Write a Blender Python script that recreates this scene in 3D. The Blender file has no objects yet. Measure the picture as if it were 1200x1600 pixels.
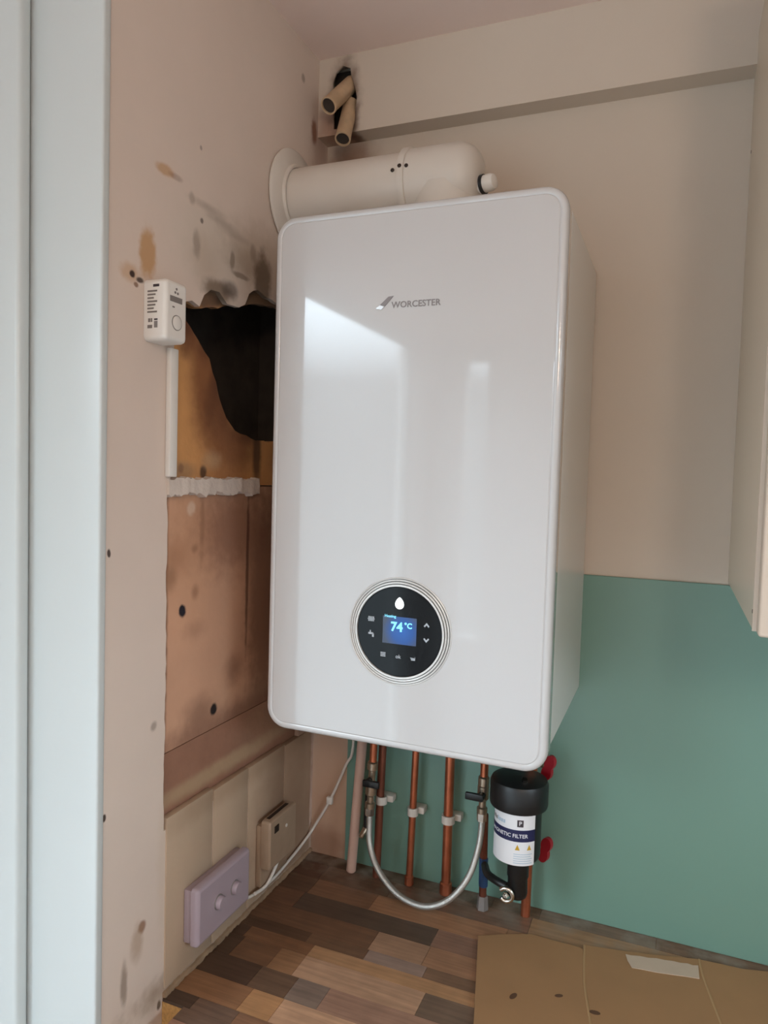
import bpy, bmesh, math, random
from mathutils import Vector, Matrix
C = bpy.context.scene
COL = C.collection
rnd = random.Random(7)
PI = math.pi

# ------------------------------------------------------------------ camera
cam = bpy.data.objects.new('camera', bpy.data.cameras.new('camera'))
COL.objects.link(cam)
cam.location = (0.6186, -1.2002, 0.7194)
cam.rotation_euler = (1.5211, -0.0288, 0.3871)
cam.data.sensor_fit = 'VERTICAL'
cam.data.sensor_height = 24.0
cam.data.lens = 1124.97 * 24.0 / 1600.0
cam.data.clip_start = 0.02
C.camera = cam

# ------------------------------------------------------------------ light
SKY_TOP = (0.72, 0.88, 1.0)
SKY_LOW = (0.115, 0.14, 0.155)
SKY_STRENGTH = 22.0
w = bpy.data.worlds.new('sky'); C.world = w; w.use_nodes = True
nt = w.node_tree; nt.nodes.clear()
o_ = nt.nodes.new('ShaderNodeOutputWorld'); bg = nt.nodes.new('ShaderNodeBackground')
tc = nt.nodes.new('ShaderNodeTexCoord'); sx = nt.nodes.new('ShaderNodeSeparateXYZ')
cr = nt.nodes.new('ShaderNodeValToRGB')
cr.color_ramp.elements[0].position = 0.13; cr.color_ramp.elements[0].color = (*SKY_LOW, 1)
cr.color_ramp.elements[1].position = 0.22; cr.color_ramp.elements[1].color = (*SKY_TOP, 1)
nt.links.new(tc.outputs['Generated'], sx.inputs[0]); nt.links.new(sx.outputs['Z'], cr.inputs[0])
nt.links.new(cr.outputs[0], bg.inputs['Color']); bg.inputs['Strength'].default_value = SKY_STRENGTH
nt.links.new(bg.outputs[0], o_.inputs[0])

def portal(name, loc, rot, sx_, sy_):
    l = bpy.data.lights.new(name, 'AREA'); l.shape = 'RECTANGLE'; l.size = sx_; l.size_y = sy_
    l.cycles.is_portal = True
    o = bpy.data.objects.new(name, l); COL.objects.link(o); o.location = loc; o.rotation_euler = rot
    return o
# side window (x=-0.65) and slim rear window: daylight comes in through them
portal('side_window_light', (-0.66, -2.30, 0.28), (0, -PI/2, 0), 2.28, 1.30)
portal('right_fill_light', (2.41, -1.50, 1.06), (0, PI/2, 0), 0.58, 0.98)  # added, unseen window: fills the left wall with daylight
portal('rear_window_light', (-0.40, -3.21, 0.60), (PI/2, 0, 0), 0.13, 1.5)
LAMP_POWER = 24.0
lampd = bpy.data.lights.new('ceiling_bulb', 'POINT'); lampd.shadow_soft_size = 0.12
lampd.energy = LAMP_POWER; lampd.color = (1.0, 0.76, 0.58)
lamp = bpy.data.objects.new('ceiling_bulb', lampd); COL.objects.link(lamp); lamp.location = (1.05, -1.95, 1.16)

C.view_settings.view_transform = 'Standard'; C.view_settings.look = 'None'
C.view_settings.exposure = -0.58; C.view_settings.gamma = 1.0
C.view_settings.use_curve_mapping = False
C.cycles.max_bounces = 8; C.cycles.diffuse_bounces = 5; C.cycles.glossy_bounces = 4
C.cycles.caustics_reflective = False; C.cycles.caustics_refractive = False
C.cycles.sample_clamp_indirect = 6.0

# ------------------------------------------------------------------ helpers
def lin(c):
    return tuple(((v/255)/12.92 if v/255 <= 0.04045 else ((v/255+0.055)/1.055)**2.4) for v in c)

class MB:
    """collects shapes into one bmesh"""
    def __init__(s): s.bm = bmesh.new()
    def box(s, a, b, bev=0.0, seg=2):
        t = bmesh.new()
        r = bmesh.ops.create_cube(t, size=1)
        c = [(a[i]+b[i])/2 for i in range(3)]; d = [abs(b[i]-a[i]) for i in range(3)]
        for v in t.verts: v.co = Vector([v.co[i]*d[i]+c[i] for i in range(3)])
        if bev > 0: bmesh.ops.bevel(t, geom=t.edges[:], offset=bev, segments=seg, affect='EDGES', profile=0.5)
        s.merge(t); return s
    def merge(s, t, M=None):
        if M is not None: bmesh.ops.transform(t, matrix=M, verts=t.verts)
        me = bpy.data.meshes.new('tmp'); t.to_mesh(me); t.free()
        s.bm.from_mesh(me); bpy.data.meshes.remove(me); return s
    def add_mesh(s, me, M):
        t = bmesh.new(); t.from_mesh(me); return s.merge(t, M)
    def loft(s, loops, cap0=True, cap1=True, closed=True):
        bm = s.bm; V = [[bm.verts.new(p) for p in L] for L in loops]
        n = len(V[0])
        for A, B in zip(V, V[1:]):
            for i in range(n if closed else n-1):
                j = (i+1) % n
                bm.faces.new((A[i], A[j], B[j], B[i]))
        if cap0: bm.faces.new(V[0][::-1])
        if cap1: bm.faces.new(V[-1])
        return s
    def lathe(s, prof, origin, axis, n=32, cap0=True, cap1=True):
        """prof: (radius, distance along axis)"""
        ax = Vector(axis).normalized(); q = ax.to_track_quat('Z', 'Y'); o = Vector(origin)
        loops = [[o + q @ Vector((max(r, 1e-5)*math.cos(2*PI*i/n), max(r, 1e-5)*math.sin(2*PI*i/n), h)) for i in range(n)] for r, h in prof]
        return s.loft(loops, cap0, cap1)
    def cyl(s, a, b, r, r2=None, n=20, bev=0.0):
        a = Vector(a); b = Vector(b); L = (b-a).length; r2 = r if r2 is None else r2
        prof = [(r, 0), (r2, L)] if bev <= 0 else [(r-bev, 0), (r, bev), (r2, L-bev), (r2-bev, L)]
        return s.lathe(prof, a, b-a, n)
    def tube(s, pts, r, n=12, rfun=None, sub=4, cap=True):
        P = spline(pts, sub); loops = []
        up = None
        for i, p in enumerate(P):
            t = (P[min(i+1, len(P)-1)] - P[max(i-1, 0)]).normalized()
            if up is None:
                up = t.orthogonal().normalized()
            up = (up - t*up.dot(t)).normalized(); sd = t.cross(up)
            rr = rfun(i/(len(P)-1)) if rfun else r
            loops.append([p + rr*(math.cos(2*PI*k/n)*up + math.sin(2*PI*k/n)*sd) for k in range(n)])
        return s.loft(loops, cap, cap)
    def prism(s, outline, holes, to3, depth):
        """flat polygon (with holes) in 2D, to3 maps (u,v)->3D, extruded along depth vector"""
        t = bmesh.new()
        for L in [outline] + list(holes):
            vs = [t.verts.new(to3(*p)) for p in L]
            for i in range(len(vs)): t.edges.new((vs[i], vs[(i+1) % len(vs)]))
        bmesh.ops.triangle_fill(t, use_beauty=True, use_dissolve=False, edges=t.edges[:])
        g = bmesh.ops.extrude_face_region(t, geom=t.faces[:])
        bmesh.ops.translate(t, vec=Vector(depth), verts=[v for v in g['geom'] if isinstance(v, bmesh.types.BMVert)])
        bmesh.ops.recalc_face_normals(t, faces=t.faces[:])
        return s.merge(t)

def spline(pts, sub=4):
    P = [Vector(p) for p in pts]
    if sub <= 1 or len(P) < 3: return P
    out = []
    for i in range(len(P)-1):
        p0 = P[max(i-1, 0)]; p1 = P[i]; p2 = P[i+1]; p3 = P[min(i+2, len(P)-1)]
        for k in range(sub):
            t = k/sub
            out.append(0.5*((2*p1) + (p2-p0)*t + (2*p0-5*p1+4*p2-p3)*t*t + (3*p1-p0-3*p2+p3)*t**3))
    out.append(P[-1]); return out

def rrect(x0, x1, z0, z1, r, inset=0.0, n=8):
    x0 += inset; x1 -= inset; z0 += inset; z1 -= inset; r = max(r-inset, 0.0005)
    out = []
    for cx, cz, a0 in ((x1-r, z1-r, 0), (x0+r, z1-r, PI/2), (x0+r, z0+r, PI), (x1-r, z0+r, 1.5*PI)):
        for k in range(n+1):
            a = a0 + PI/2*k/n; out.append((cx+r*math.cos(a), cz+r*math.sin(a)))
    return out

def link(name, mb, mat, parent=None, label=None, sharp=38, smooth=True, recalc=True):
    bm = mb.bm
    if recalc: bmesh.ops.recalc_face_normals(bm, faces=bm.faces[:])
    if smooth:
        for f in bm.faces: f.smooth = True
        for e in bm.edges:
            if len(e.link_faces) == 2 and (e.calc_face_angle(0) > math.radians(sharp) or max(len(f.verts) for f in e.link_faces) > 9): e.smooth = False
    me = bpy.data.meshes.new(name)
    # parts are modelled in room coordinates and stored relative to their thing's base
    if parent is not None:
        wl = Vector(parent.location); q = parent.parent
        while q is not None: wl += Vector(q.location); q = q.parent
        bmesh.ops.translate(bm, vec=-wl, verts=bm.verts)
    bm.to_mesh(me); bm.free()
    for m in (mat if isinstance(mat, (list, tuple)) else [mat]): me.materials.append(m)
    o = bpy.data.objects.new(name, me); COL.objects.link(o)
    if parent is not None: o.parent = parent
    if label: o['label'] = label
    return o
def thing(name, label, cat, loc, group=None):
    o = bpy.data.objects.new(name, None); COL.objects.link(o); o.location = loc; o.empty_display_size = 0.02
    o['label'] = label; o['category'] = cat
    if group: o['group'] = group
    return o
def tag(o, label, cat, group=None):
    o['label'] = label; o['category'] = cat
    if group: o['group'] = group
    return o
def struct(name, mb, mat, **k):
    o = link(name, mb, mat, **k); o['kind'] = 'structure'; return o

_txt = {}
def text_mesh(s, size, bold=0.0, extrude=0.0, space=1.0):
    cu = bpy.data.curves.new('t', 'FONT'); cu.body = s; cu.size = size; cu.align_x = 'CENTER'; cu.align_y = 'CENTER'
    cu.offset = bold*size; cu.extrude = extrude; cu.space_character = space; cu.resolution_u = 3
    o = bpy.data.objects.new('t', cu); COL.objects.link(o)
    dg = bpy.context.evaluated_depsgraph_get()
    me = bpy.data.meshes.new_from_object(o.evaluated_get(dg))
    bpy.data.objects.remove(o); bpy.data.curves.remove(cu)
    return me
def facing(loc, right, up):
    r = Vector(right).normalized(); u = Vector(up).normalized(); n = r.cross(u)
    M = Matrix((r, u, n)).transposed().to_4x4(); M.translation = Vector(loc); return M

# ------------------------------------------------------------------ materials
def mat(name, col, rough=0.5, metal=0.0, spec=0.5, bump=0.0, bscale=200, var=0.0, vscale=8, coat=0.0, emit=None, emit_s=0.0):
    m = bpy.data.materials.new(name); m.use_nodes = True
    N = m.node_tree.nodes; L = m.node_tree.links; b = N['Principled BSDF']
    b.inputs['Base Color'].default_value = (*col, 1); b.inputs['Roughness'].default_value = rough
    b.inputs['Metallic'].default_value = metal; b.inputs['Specular IOR Level'].default_value = spec
    b.inputs['Coat Weight'].default_value = coat; b.inputs['Coat Roughness'].default_value = 0.04
    if emit:
        b.inputs['Emission Color'].default_value = (*emit, 1); b.inputs['Emission Strength'].default_value = emit_s
    tcn = N.new('ShaderNodeTexCoord')
    if var > 0:
        n = N.new('ShaderNodeTexNoise'); n.inputs['Scale'].default_value = vscale; n.inputs['Detail'].default_value = 5
        L.new(tcn.outputs['Object'], n.inputs['Vector'])
        mr = N.new('ShaderNodeMapRange'); mr.inputs[1].default_value = 0.25; mr.inputs[2].default_value = 0.75
        mr.inputs[3].default_value = 1-var; mr.inputs[4].default_value = 1+var
        L.new(n.outputs[0], mr.inputs[0])
        mx = N.new('ShaderNodeVectorMath'); mx.operation = 'SCALE'; mx.inputs[0].default_value = col
        L.new(mr.outputs[0], mx.inputs['Scale']); L.new(mx.outputs[0], b.inputs['Base Color'])
    if bump > 0:
        n2 = N.new('ShaderNodeTexNoise'); n2.inputs['Scale'].default_value = bscale; n2.inputs['Detail'].default_value = 4
        L.new(tcn.outputs['Object'], n2.inputs['Vector'])
        bp = N.new('ShaderNodeBump'); bp.inputs['Strength'].default_value = bump; bp.inputs['Distance'].default_value = 0.002
        L.new(n2.outputs[0], bp.inputs['Height']); L.new(bp.outputs[0], b.inputs['Normal'])
    return m

def stain_shade(m, blobs, warp=0.25, wscale=60):
    """blobs: (cx,cy,cz, rx,ry,rz, colour, strength, softness) in object space: marks of the surface itself, and some painted shade"""
    N = m.node_tree.nodes; L = m.node_tree.links; b = N['Principled BSDF']
    tcn = N.new('ShaderNodeTexCoord')
    nz = N.new('ShaderNodeTexNoise'); nz.inputs['Scale'].default_value = wscale; nz.inputs['Detail'].default_value = 4
    L.new(tcn.outputs['Object'], nz.inputs['Vector'])
    sub = N.new('ShaderNodeVectorMath'); sub.operation = 'SUBTRACT'; sub.inputs[1].default_value = (.5, .5, .5)
    L.new(nz.outputs['Color'], sub.inputs[0])
    src = b.inputs['Base Color'].links[0].from_socket if b.inputs['Base Color'].is_linked else None
    cur = src
    for (cx, cy, cz, rx, ry, rz, col, st, soft) in blobs:
        a = N.new('ShaderNodeVectorMath'); a.operation = 'SUBTRACT'; a.inputs[1].default_value = (cx, cy, cz)
        L.new(tcn.outputs['Object'], a.inputs[0])
        d = N.new('ShaderNodeVectorMath'); d.operation = 'DIVIDE'; d.inputs[1].default_value = (rx, ry, rz)
        L.new(a.outputs[0], d.inputs[0])
        e = N.new('ShaderNodeVectorMath'); e.operation = 'MULTIPLY_ADD'; e.inputs[1].default_value = (warp*2,)*3
        L.new(sub.outputs[0], e.inputs[0]); L.new(d.outputs[0], e.inputs[2])
        ln = N.new('ShaderNodeVectorMath'); ln.operation = 'LENGTH'; L.new(e.outputs[0], ln.inputs[0])
        mr = N.new('ShaderNodeMapRange'); mr.interpolation_type = 'SMOOTHSTEP'
        mr.inputs[1].default_value = 1-soft; mr.inputs[2].default_value = 1+soft
        mr.inputs[3].default_value = st; mr.inputs[4].default_value = 0
        L.new(ln.outputs['Value'], mr.inputs[0])
        mx = N.new('ShaderNodeMix'); mx.data_type = 'RGBA'
        L.new(mr.outputs[0], mx.inputs[0])
        if cur is not None: L.new(cur, mx.inputs[6])
        else: mx.inputs[6].default_value = b.inputs['Base Color'].default_value
        mx.inputs[7].default_value = (*col, 1)
        cur = mx.outputs[2]
    L.new(cur, b.inputs['Base Color'])
    return m

CREAM = lin((206, 192, 176))
M = {}
M['wall'] = mat('cream_wall_paint', CREAM, 0.75, bump=0.12, bscale=60, var=0.03, vscale=5)
M['ceiling'] = mat('ceiling_paint', lin((236, 214, 202)), 0.8, var=0.02)
M['room'] = mat('room_paint', lin((234, 232, 230)), 0.8)
M['roomfloor'] = mat('floor_vinyl', lin((160, 160, 162)), 0.6)
M['gloss_white'] = mat('white_gloss_paint', lin((197, 201, 199)), 0.28, var=0.01)
M['boiler'] = mat('white_enamel', lin((222, 219, 214)), 0.35, coat=0.3)
M['front'] = mat('white_glass_front', lin((192, 189, 187)), 0.25, coat=1.0)
M['flue'] = mat('white_plastic_flue', lin((212, 203, 192)), 0.4)
M['white_plastic'] = mat('white_plastic', lin((224, 218, 210)), 0.4)
M['clip'] = mat('clip_plastic', lin((205, 196, 186)), 0.5)
M['cream_plastic'] = mat('aged_shaded_cream_plastic', lin((158, 134, 112)), 0.45, var=0.06, vscale=60)  # aged cream, darkened further for the shade below the boiler
M['lilac'] = mat('shaded_lilac_plastic', lin((166, 150, 158)), 0.45)  # plate colour lowered to carry the shade low on the left wall
M['waste'] = mat('waste_pipe_plastic', lin((205, 172, 156)), 0.5, var=0.04, vscale=30)
M['green'] = mat('green_splashback', lin((112, 146, 132)), 0.32, var=0.015, vscale=6)
M['black'] = mat('black_plastic', lin((20, 21, 22)), 0.42)
M['blackglass'] = mat('black_glass', lin((9, 11, 14)), 0.10, spec=0.22)
M['soot'] = mat('soot', lin((62, 54, 48)), 0.95, var=0.3, vscale=30)
M['copper'] = mat('copper', lin((196, 116, 84)), 0.32, metal=0.85, var=0.22, vscale=35)
M['copper_dull'] = mat('dull_copper', lin((128, 76, 58)), 0.5, metal=0.6, var=0.2, vscale=40)
M['chrome'] = mat('chrome', lin((205, 200, 190)), 0.22, metal=1.0)
M['brass'] = mat('plated_brass', lin((176, 160, 140)), 0.3, metal=0.9, var=0.15, vscale=80)
M['oldpipe'] = mat('old_painted_pipe', lin((208, 180, 146)), 0.45, metal=0.2, var=0.15, vscale=50)
M['red'] = mat('red_plastic', lin((150, 22, 36)), 0.4)
M['blue'] = mat('blue_tape', lin((40, 70, 112)), 0.5)
M['grey'] = mat('grey_mark', lin((128, 122, 118)), 0.4)
M['silver'] = mat('silver_ring', lin((214, 212, 208)), 0.35, metal=0.25)
M['groove'] = mat('dark_groove', lin((104, 104, 102)), 0.5)
M['ink'] = mat('grey_ink', lin((120, 112, 106)), 0.6)
M['dkink'] = mat('dark_ink', lin((60, 52, 56)), 0.6)
M['logo'] = mat('logo_grey', lin((132, 124, 122)), 0.35, metal=0.3)
M['logosilver'] = mat('logo_silver', lin((205, 205, 205)), 0.2, metal=0.8)
M['icon'] = mat('icon_grey', lin((150, 155, 160)), 0.5, emit=lin((150, 155, 160)), emit_s=0.6)
M['flame'] = mat('status_light', (1, 1, 1), 0.5, emit=(0.9, 0.97, 1.0), emit_s=1.6)
M['digits'] = mat('display_digits', lin((120, 215, 240)), 0.5, emit=lin((150, 232, 255)), emit_s=0.9)
M['label'] = mat('white_label', lin((226, 226, 228)), 0.45)
M['navy'] = mat('navy_print', lin((26, 30, 72)), 0.45)
M['paleblue'] = mat('pale_blue_print', lin((170, 190, 205)), 0.5)
M['yellow'] = mat('yellow_print', lin((190, 150, 30)), 0.5)
M['cardboard'] = mat('cardboard', lin((160, 122, 84)), 0.85, bump=0.08, bscale=25, var=0.06, vscale=14)
M['crease'] = mat('cardboard_crease', lin((174, 140, 100)), 0.85)
M['cardhole'] = mat('cardboard_slot', lin((92, 64, 44)), 0.9)
M['tape'] = mat('paper_tape', lin((198, 176, 156)), 0.7, bump=0.2, bscale=80, var=0.04, vscale=30)
M['chip'] = mat('chipboard', lin((196, 152, 92)), 0.9, bump=0.6, bscale=400, var=0.25, vscale=250)
M['plaster'] = mat('white_plaster', lin((208, 194, 182)), 0.85, bump=0.5, bscale=180, var=0.06, vscale=60)
M['cabinet'] = mat('cream_cabinet', lin((212, 198, 178)), 0.35)
M['cabdoor'] = mat('cabinet_door', lin((204, 186, 168)), 0.4)
M['darkmetal'] = mat('dark_metal', lin((60, 50, 44)), 0.5, metal=0.6)
M['silicone'] = mat('dusty_sealant', lin((150, 124, 98)), 0.9, bump=0.4, bscale=120, var=0.25, vscale=40)

# screen: emits, blue in the middle
def screen_mat():
    m = mat('display_screen', lin((30, 40, 60)), 0.15, spec=0.3)
    N = m.node_tree.nodes; L = m.node_tree.links; b = N['Principled BSDF']
    t = N.new('ShaderNodeTexCoord')
    mp = N.new('ShaderNodeVectorMath'); mp.operation = 'DISTANCE'; mp.inputs[1].default_value = (0.004, 0, 0.0)
    L.new(t.outputs['Object'], mp.inputs[0])
    r = N.new('ShaderNodeValToRGB')
    r.color_ramp.elements[0].position = 0.0; r.color_ramp.elements[0].color = (*lin((48, 112, 205)), 1)
    r.color_ramp.elements[1].position = 1.0; r.color_ramp.elements[1].color = (*lin((78, 88, 104)), 1)
    e = r.color_ramp.elements.new(0.55); e.color = (*lin((44, 98, 180)), 1)
    mr = N.new('ShaderNodeMapRange'); mr.inputs[2].default_value = 0.027
    L.new(mp.outputs['Value'], mr.inputs[0]); L.new(mr.outputs[0], r.inputs[0])
    L.new(r.outputs[0], b.inputs['Emission Color']); b.inputs['Emission Strength'].default_value = 1.05
    return m
M['screen'] = screen_mat()

# braided hose
def braid_mat():
    m = mat('steel_braid', lin((186, 184, 178)), 0.38, metal=0.75)
    N = m.node_tree.nodes; L = m.node_tree.links; b = N['Principled BSDF']
    t = N.new('ShaderNodeTexCoord'); v = N.new('ShaderNodeTexVoronoi'); v.inputs['Scale'].default_value = 700
    L.new(t.outputs['Object'], v.inputs['Vector'])
    bp = N.new('ShaderNodeBump'); bp.inputs['Strength'].default_value = 0.4; bp.inputs['Distance'].default_value = 0.001
    L.new(v.outputs['Distance'], bp.inputs['Height']); L.new(bp.outputs[0], b.inputs['Normal'])
    return m
M['braid'] = braid_mat()

# wood stave: colour of each stave from its object colour, grain along x
def stave_mat():
    m = bpy.data.materials.new('wood_stave'); m.use_nodes = True
    N = m.node_tree.nodes; L = m.node_tree.links; b = N['Principled BSDF']
    oi = N.new('ShaderNodeObjectInfo'); g = N.new('ShaderNodeNewGeometry')
    mp = N.new('ShaderNodeMapping'); mp.inputs['Scale'].default_value = (9, 160, 60)
    L.new(g.outputs['Position'], mp.inputs[0])
    n = N.new('ShaderNodeTexNoise'); n.inputs['Scale'].default_value = 1.0; n.inputs['Detail'].default_value = 6
    L.new(mp.outputs[0], n.inputs['Vector'])
    n2 = N.new('ShaderNodeTexNoise'); n2.inputs['Scale'].default_value = 28; n2.inputs['Detail'].default_value = 3
    L.new(g.outputs['Position'], n2.inputs['Vector'])
    mr = N.new('ShaderNodeMapRange'); mr.inputs[1].default_value = 0.3; mr.inputs[2].default_value = 0.7
    mr.inputs[3].default_value = 0.80; mr.inputs[4].default_value = 1.16
    L.new(n.outputs[0], mr.inputs[0])
    mr2 = N.new('ShaderNodeMapRange'); mr2.inputs[1].default_value = 0.3; mr2.inputs[2].default_value = 0.7
    mr2.inputs[3].default_value = 0.88; mr2.inputs[4].default_value = 1.1
    L.new(n2.outputs[0], mr2.inputs[0])
    mu = N.new('ShaderNodeMath'); mu.operation = 'MULTIPLY'; L.new(mr.outputs[0], mu.inputs[0]); L.new(mr2.outputs[0], mu.inputs[1])
    sc = N.new('ShaderNodeVectorMath'); sc.operation = 'SCALE'
    L.new(oi.outputs['Color'], sc.inputs[0]); L.new(mu.outputs[0], sc.inputs['Scale'])
    # plaster dust lying towards the wall
    n3 = N.new('ShaderNodeTexNoise'); n3.inputs['Scale'].default_value = 22; n3.inputs['Detail'].default_value = 6
    L.new(g.outputs['Position'], n3.inputs['Vector'])
    sp = N.new('ShaderNodeSeparateXYZ'); L.new(g.outputs['Position'], sp.inputs[0])
    my = N.new('ShaderNodeMapRange'); my.inputs[1].default_value = -0.10; my.inputs[2].default_value = -0.015
    L.new(sp.outputs['Y'], my.inputs[0])
    dn = N.new('ShaderNodeMapRange'); dn.inputs[1].default_value = 0.46; dn.inputs[2].default_value = 0.66; dn.inputs[4].default_value = 0.75
    L.new(n3.outputs[0], dn.inputs[0])
    dm = N.new('ShaderNodeMath'); dm.operation = 'MULTIPLY'; L.new(my.outputs[0], dm.inputs[0]); L.new(dn.outputs[0], dm.inputs[1])
    mx = N.new('ShaderNodeMix'); mx.data_type = 'RGBA'; mx.inputs[7].default_value = (*lin((150, 138, 126)), 1)
    L.new(dm.outputs[0], mx.inputs[0]); L.new(sc.outputs[0], mx.inputs[6]); L.new(mx.outputs[2], b.inputs['Base Color'])
    b.inputs['Roughness'].default_value = 0.42
    return m
M['stave'] = stave_mat()

# ------------------------------------------------------------------ room shell
ZC = 1.4482           # ceiling height above worktop
ZF = -0.90            # floor
DK = lin((58, 40, 32)); TAN = lin((190, 146, 100)); BRN = lin((120, 82, 60)); GRY = lin((128, 110, 94)); PALE = lin((210, 190, 178))
M['wall_left'] = mat('left_wall_plaster', lin((217, 199, 185)), 0.8, bump=0.18, bscale=45, var=0.04, vscale=6)
stain_shade(M['wall_left'], [
    (0, -.335, 1.03, .2, .085, .055, lin((206, 194, 178)), .55, .5),
    (0, -.20, 1.05, .2, .10, .05, lin((176, 158, 138)), .5, .6),
    (0, -.477, .985, .2, .015, .030, TAN, .9, .3), (0, -.507, .955, .2, .015, .010, lin((196, 158, 122)), .7, .5),
    (0, -.503, .954, .2, .0045, .004, DK, 1, .35), (0, -.489, .950, .2, .006, .0035, DK, .9, .4), (0, -.496, .943, .2, .004, .003, BRN, .8, .4),
    (0, -.446, 1.099, .2, .017, .007, TAN, .75, .4), (0, -.425, 1.098, .2, .012, .004, BRN, .4, .5),
    (0, -.355, 1.083, .2, .03, .005, GRY, .4, .9), (0, -.320, 1.074, .2, .03, .005, GRY, .4, .9), (0, -.285, 1.066, .2, .03, .005, GRY, .35, .9), (0, -.36, 1.01, .2, .03, .03, lin((186, 166, 146)), .5, .8), (0, -.25, 1.035, .2, .05, .02, lin((150, 130, 110)), .5, .8), (0, -.391, 1.083, .2, .006, .008, GRY, .4, .5),
    (0, -.369, 1.061, .2, .0035, .0035, DK, .7, .4), (0, -.373, 1.157, .2, .0025, .003, DK, .5, .4),
    (0, -.380, 1.026, .2, .008, .017, GRY, .5, .5), (0, -.295, 1.028, .2, .006, .012, GRY, .7, .4), (0, -.272, 1.012, .2, .022, .004, GRY, .7, .4),
    (0, -.240, 1.055, .2, .008, .012, GRY, .5, .5), (0, -.330, .975, .2, .034, .014, lin((112, 92, 72)), .8, .5),
    (0, -.210, 1.02, .2, .024, .045, lin((104, 84, 66)), .85, .4), (0, -.30, .985, .2, .02, .012, DK, .6, .5),
    (0, -.471, .125, .2, .007, .008, lin((132, 88, 60)), .8, .4), (0, -.480, .108, .2, .010, .022, lin((160, 128, 96)), .5, .6),
    (0, -.504, .068, .2, .006, .026, lin((112, 92, 74)), .6, .5),
    (0, -.537, .619, .2, .003, .005, DK, .95, .3), (0, -.5405, .30, .2, .003, .005, DK, .95, .3),
    (0, -.454, .385, .2, .006, .006, GRY, .6, .5), (0, -.436, -.005, .2, .004, .006, DK, .9, .4),
    (0, -.430, .18, .2, .012, .10, lin((208, 188, 168)), .5, .6),
    (0, -.053, 1.318, .2, .010, .020, lin((120, 66, 40)), .9, .5), (0, -.03, 1.30, .2, .03, .06, lin((150, 112, 90)), .45, .7),
    (0, -.096, 1.389, .2, .006, .007, GRY, .6, .4),
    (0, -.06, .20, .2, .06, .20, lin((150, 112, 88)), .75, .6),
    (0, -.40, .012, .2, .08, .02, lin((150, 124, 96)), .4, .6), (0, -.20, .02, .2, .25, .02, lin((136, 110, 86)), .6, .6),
], warp=.45, wscale=60)
TORN = lin((112, 92, 74)); CHAR = lin((52, 36, 28))
M['upper_board'] = mat('orange_brown_board', lin((204, 148, 92)), 0.85, bump=0.25, bscale=120, var=0.10, vscale=18)
stain_shade(M['upper_board'], [
    (0, -.36, .975, .3, .07, .028, TORN, .95, .3), (0, -.22, 1.0, .3, .09, .035, lin((104, 84, 66)), .95, .3), (0, -.30, .968, .3, .03, .010, CHAR, .8, .6),
    (0, -.385, .925, .3, .018, .022, CHAR, .85, .7), (0, -.345, .895, .3, .020, .022, CHAR, .85, .7), (0, -.318, .855, .3, .014, .030, CHAR, .85, .7),
    (0, -.296, .805, .3, .014, .022, CHAR, .85, .7), (0, -.25, .775, .3, .045, .012, CHAR, .85, .7),
    (0, -.345, .86, .3, .03, .09, lin((120, 70, 40)), .8, .6), (0, -.31, .80, .3, .035, .05, lin((92, 52, 32)), .85, .6),
    (0, -.26, .755, .3, .05, .03, lin((96, 58, 36)), .75, .7), (0, -.385, .905, .3, .02, .03, lin((104, 58, 34)), .8, .5),
    (0, -.29, .74, .3, .05, .07, lin((150, 98, 62)), .6, .7),
    (0, -.205, .75, .3, .012, .05, lin((56, 36, 26)), .8, .5), (0, -.39, .718, .3, .03, .012, lin((150, 122, 92)), .6, .6),
    (0, -.345, .718, .3, .008, .010, DK, .85, .4), (0, -.325, .735, .3, .02, .012, lin((196, 164, 128)), .5, .7),
    (0, -.395, .722, .3, .006, .006, BRN, .6, .5)], warp=.3, wscale=60)
M['lower_board'] = mat('pinkish_brown_board', lin((204, 158, 128)), 0.85, bump=0.2, bscale=100, var=0.06, vscale=14)
stain_shade(M['lower_board'], [
    (0, -.425, .52, .3, .006, .22, lin((96, 56, 36)), .8, .6), (0, -.27, .63, .3, .10, .06, lin((126, 84, 64)), .7, .7),  # first blob: shadow line of the plaster step, painted onto the board
    (0, -.345, .64, .3, .005, .04, lin((112, 74, 54)), .6, .8), (0, -.25, .335, .3, .20, .022, lin((126, 86, 68)), .8, .8),
    (0, -.400, .600, .3, .024, .022, lin((138, 92, 66)), .6, .9), (0, -.413, .573, .3, .011, .014, lin((112, 76, 52)), .65, .8),
    (0, -.359, .548, .3, .007, .009, lin((112, 72, 52)), .7, .8), (0, -.362, .610, .3, .007, .006, lin((100, 62, 46)), .7, .8),
    (0, -.359, .493, .3, .021, .012, lin((140, 100, 78)), .45, .9), (0, -.226, .56, .3, .004, .12, lin((76, 44, 32)), .85, .5),
    (0, -.17, .50, .3, .05, .20, lin((116, 78, 58)), .7, .5), (0, -.30, .45, .3, .06, .10, lin((188, 144, 116)), .3, .9),
    (0, -.258, .414, .3, .020, .020, lin((116, 76, 56)), .55, .9), (0, -.345, .368, .3, .032, .022, lin((120, 84, 66)), .6, .9),
    (0, -.371, .667, .3, .009, .009, lin((215, 190, 170)), .9, .4), (0, -.38, .60, .3, .05, .10, lin((190, 142, 106)), .4, .7),
    (0, -.387, .525, .3, .008, .008, lin((24, 18, 30)), 1, .3), (0, -.310, .364, .3, .008, .009, lin((30, 20, 20)), 1, .3)],
    warp=.45, wscale=55)
M['lower_band'] = mat('brown_adhesive', lin((150, 108, 86)), 0.9, bump=0.5, bscale=70, var=0.12, vscale=22)
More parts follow.
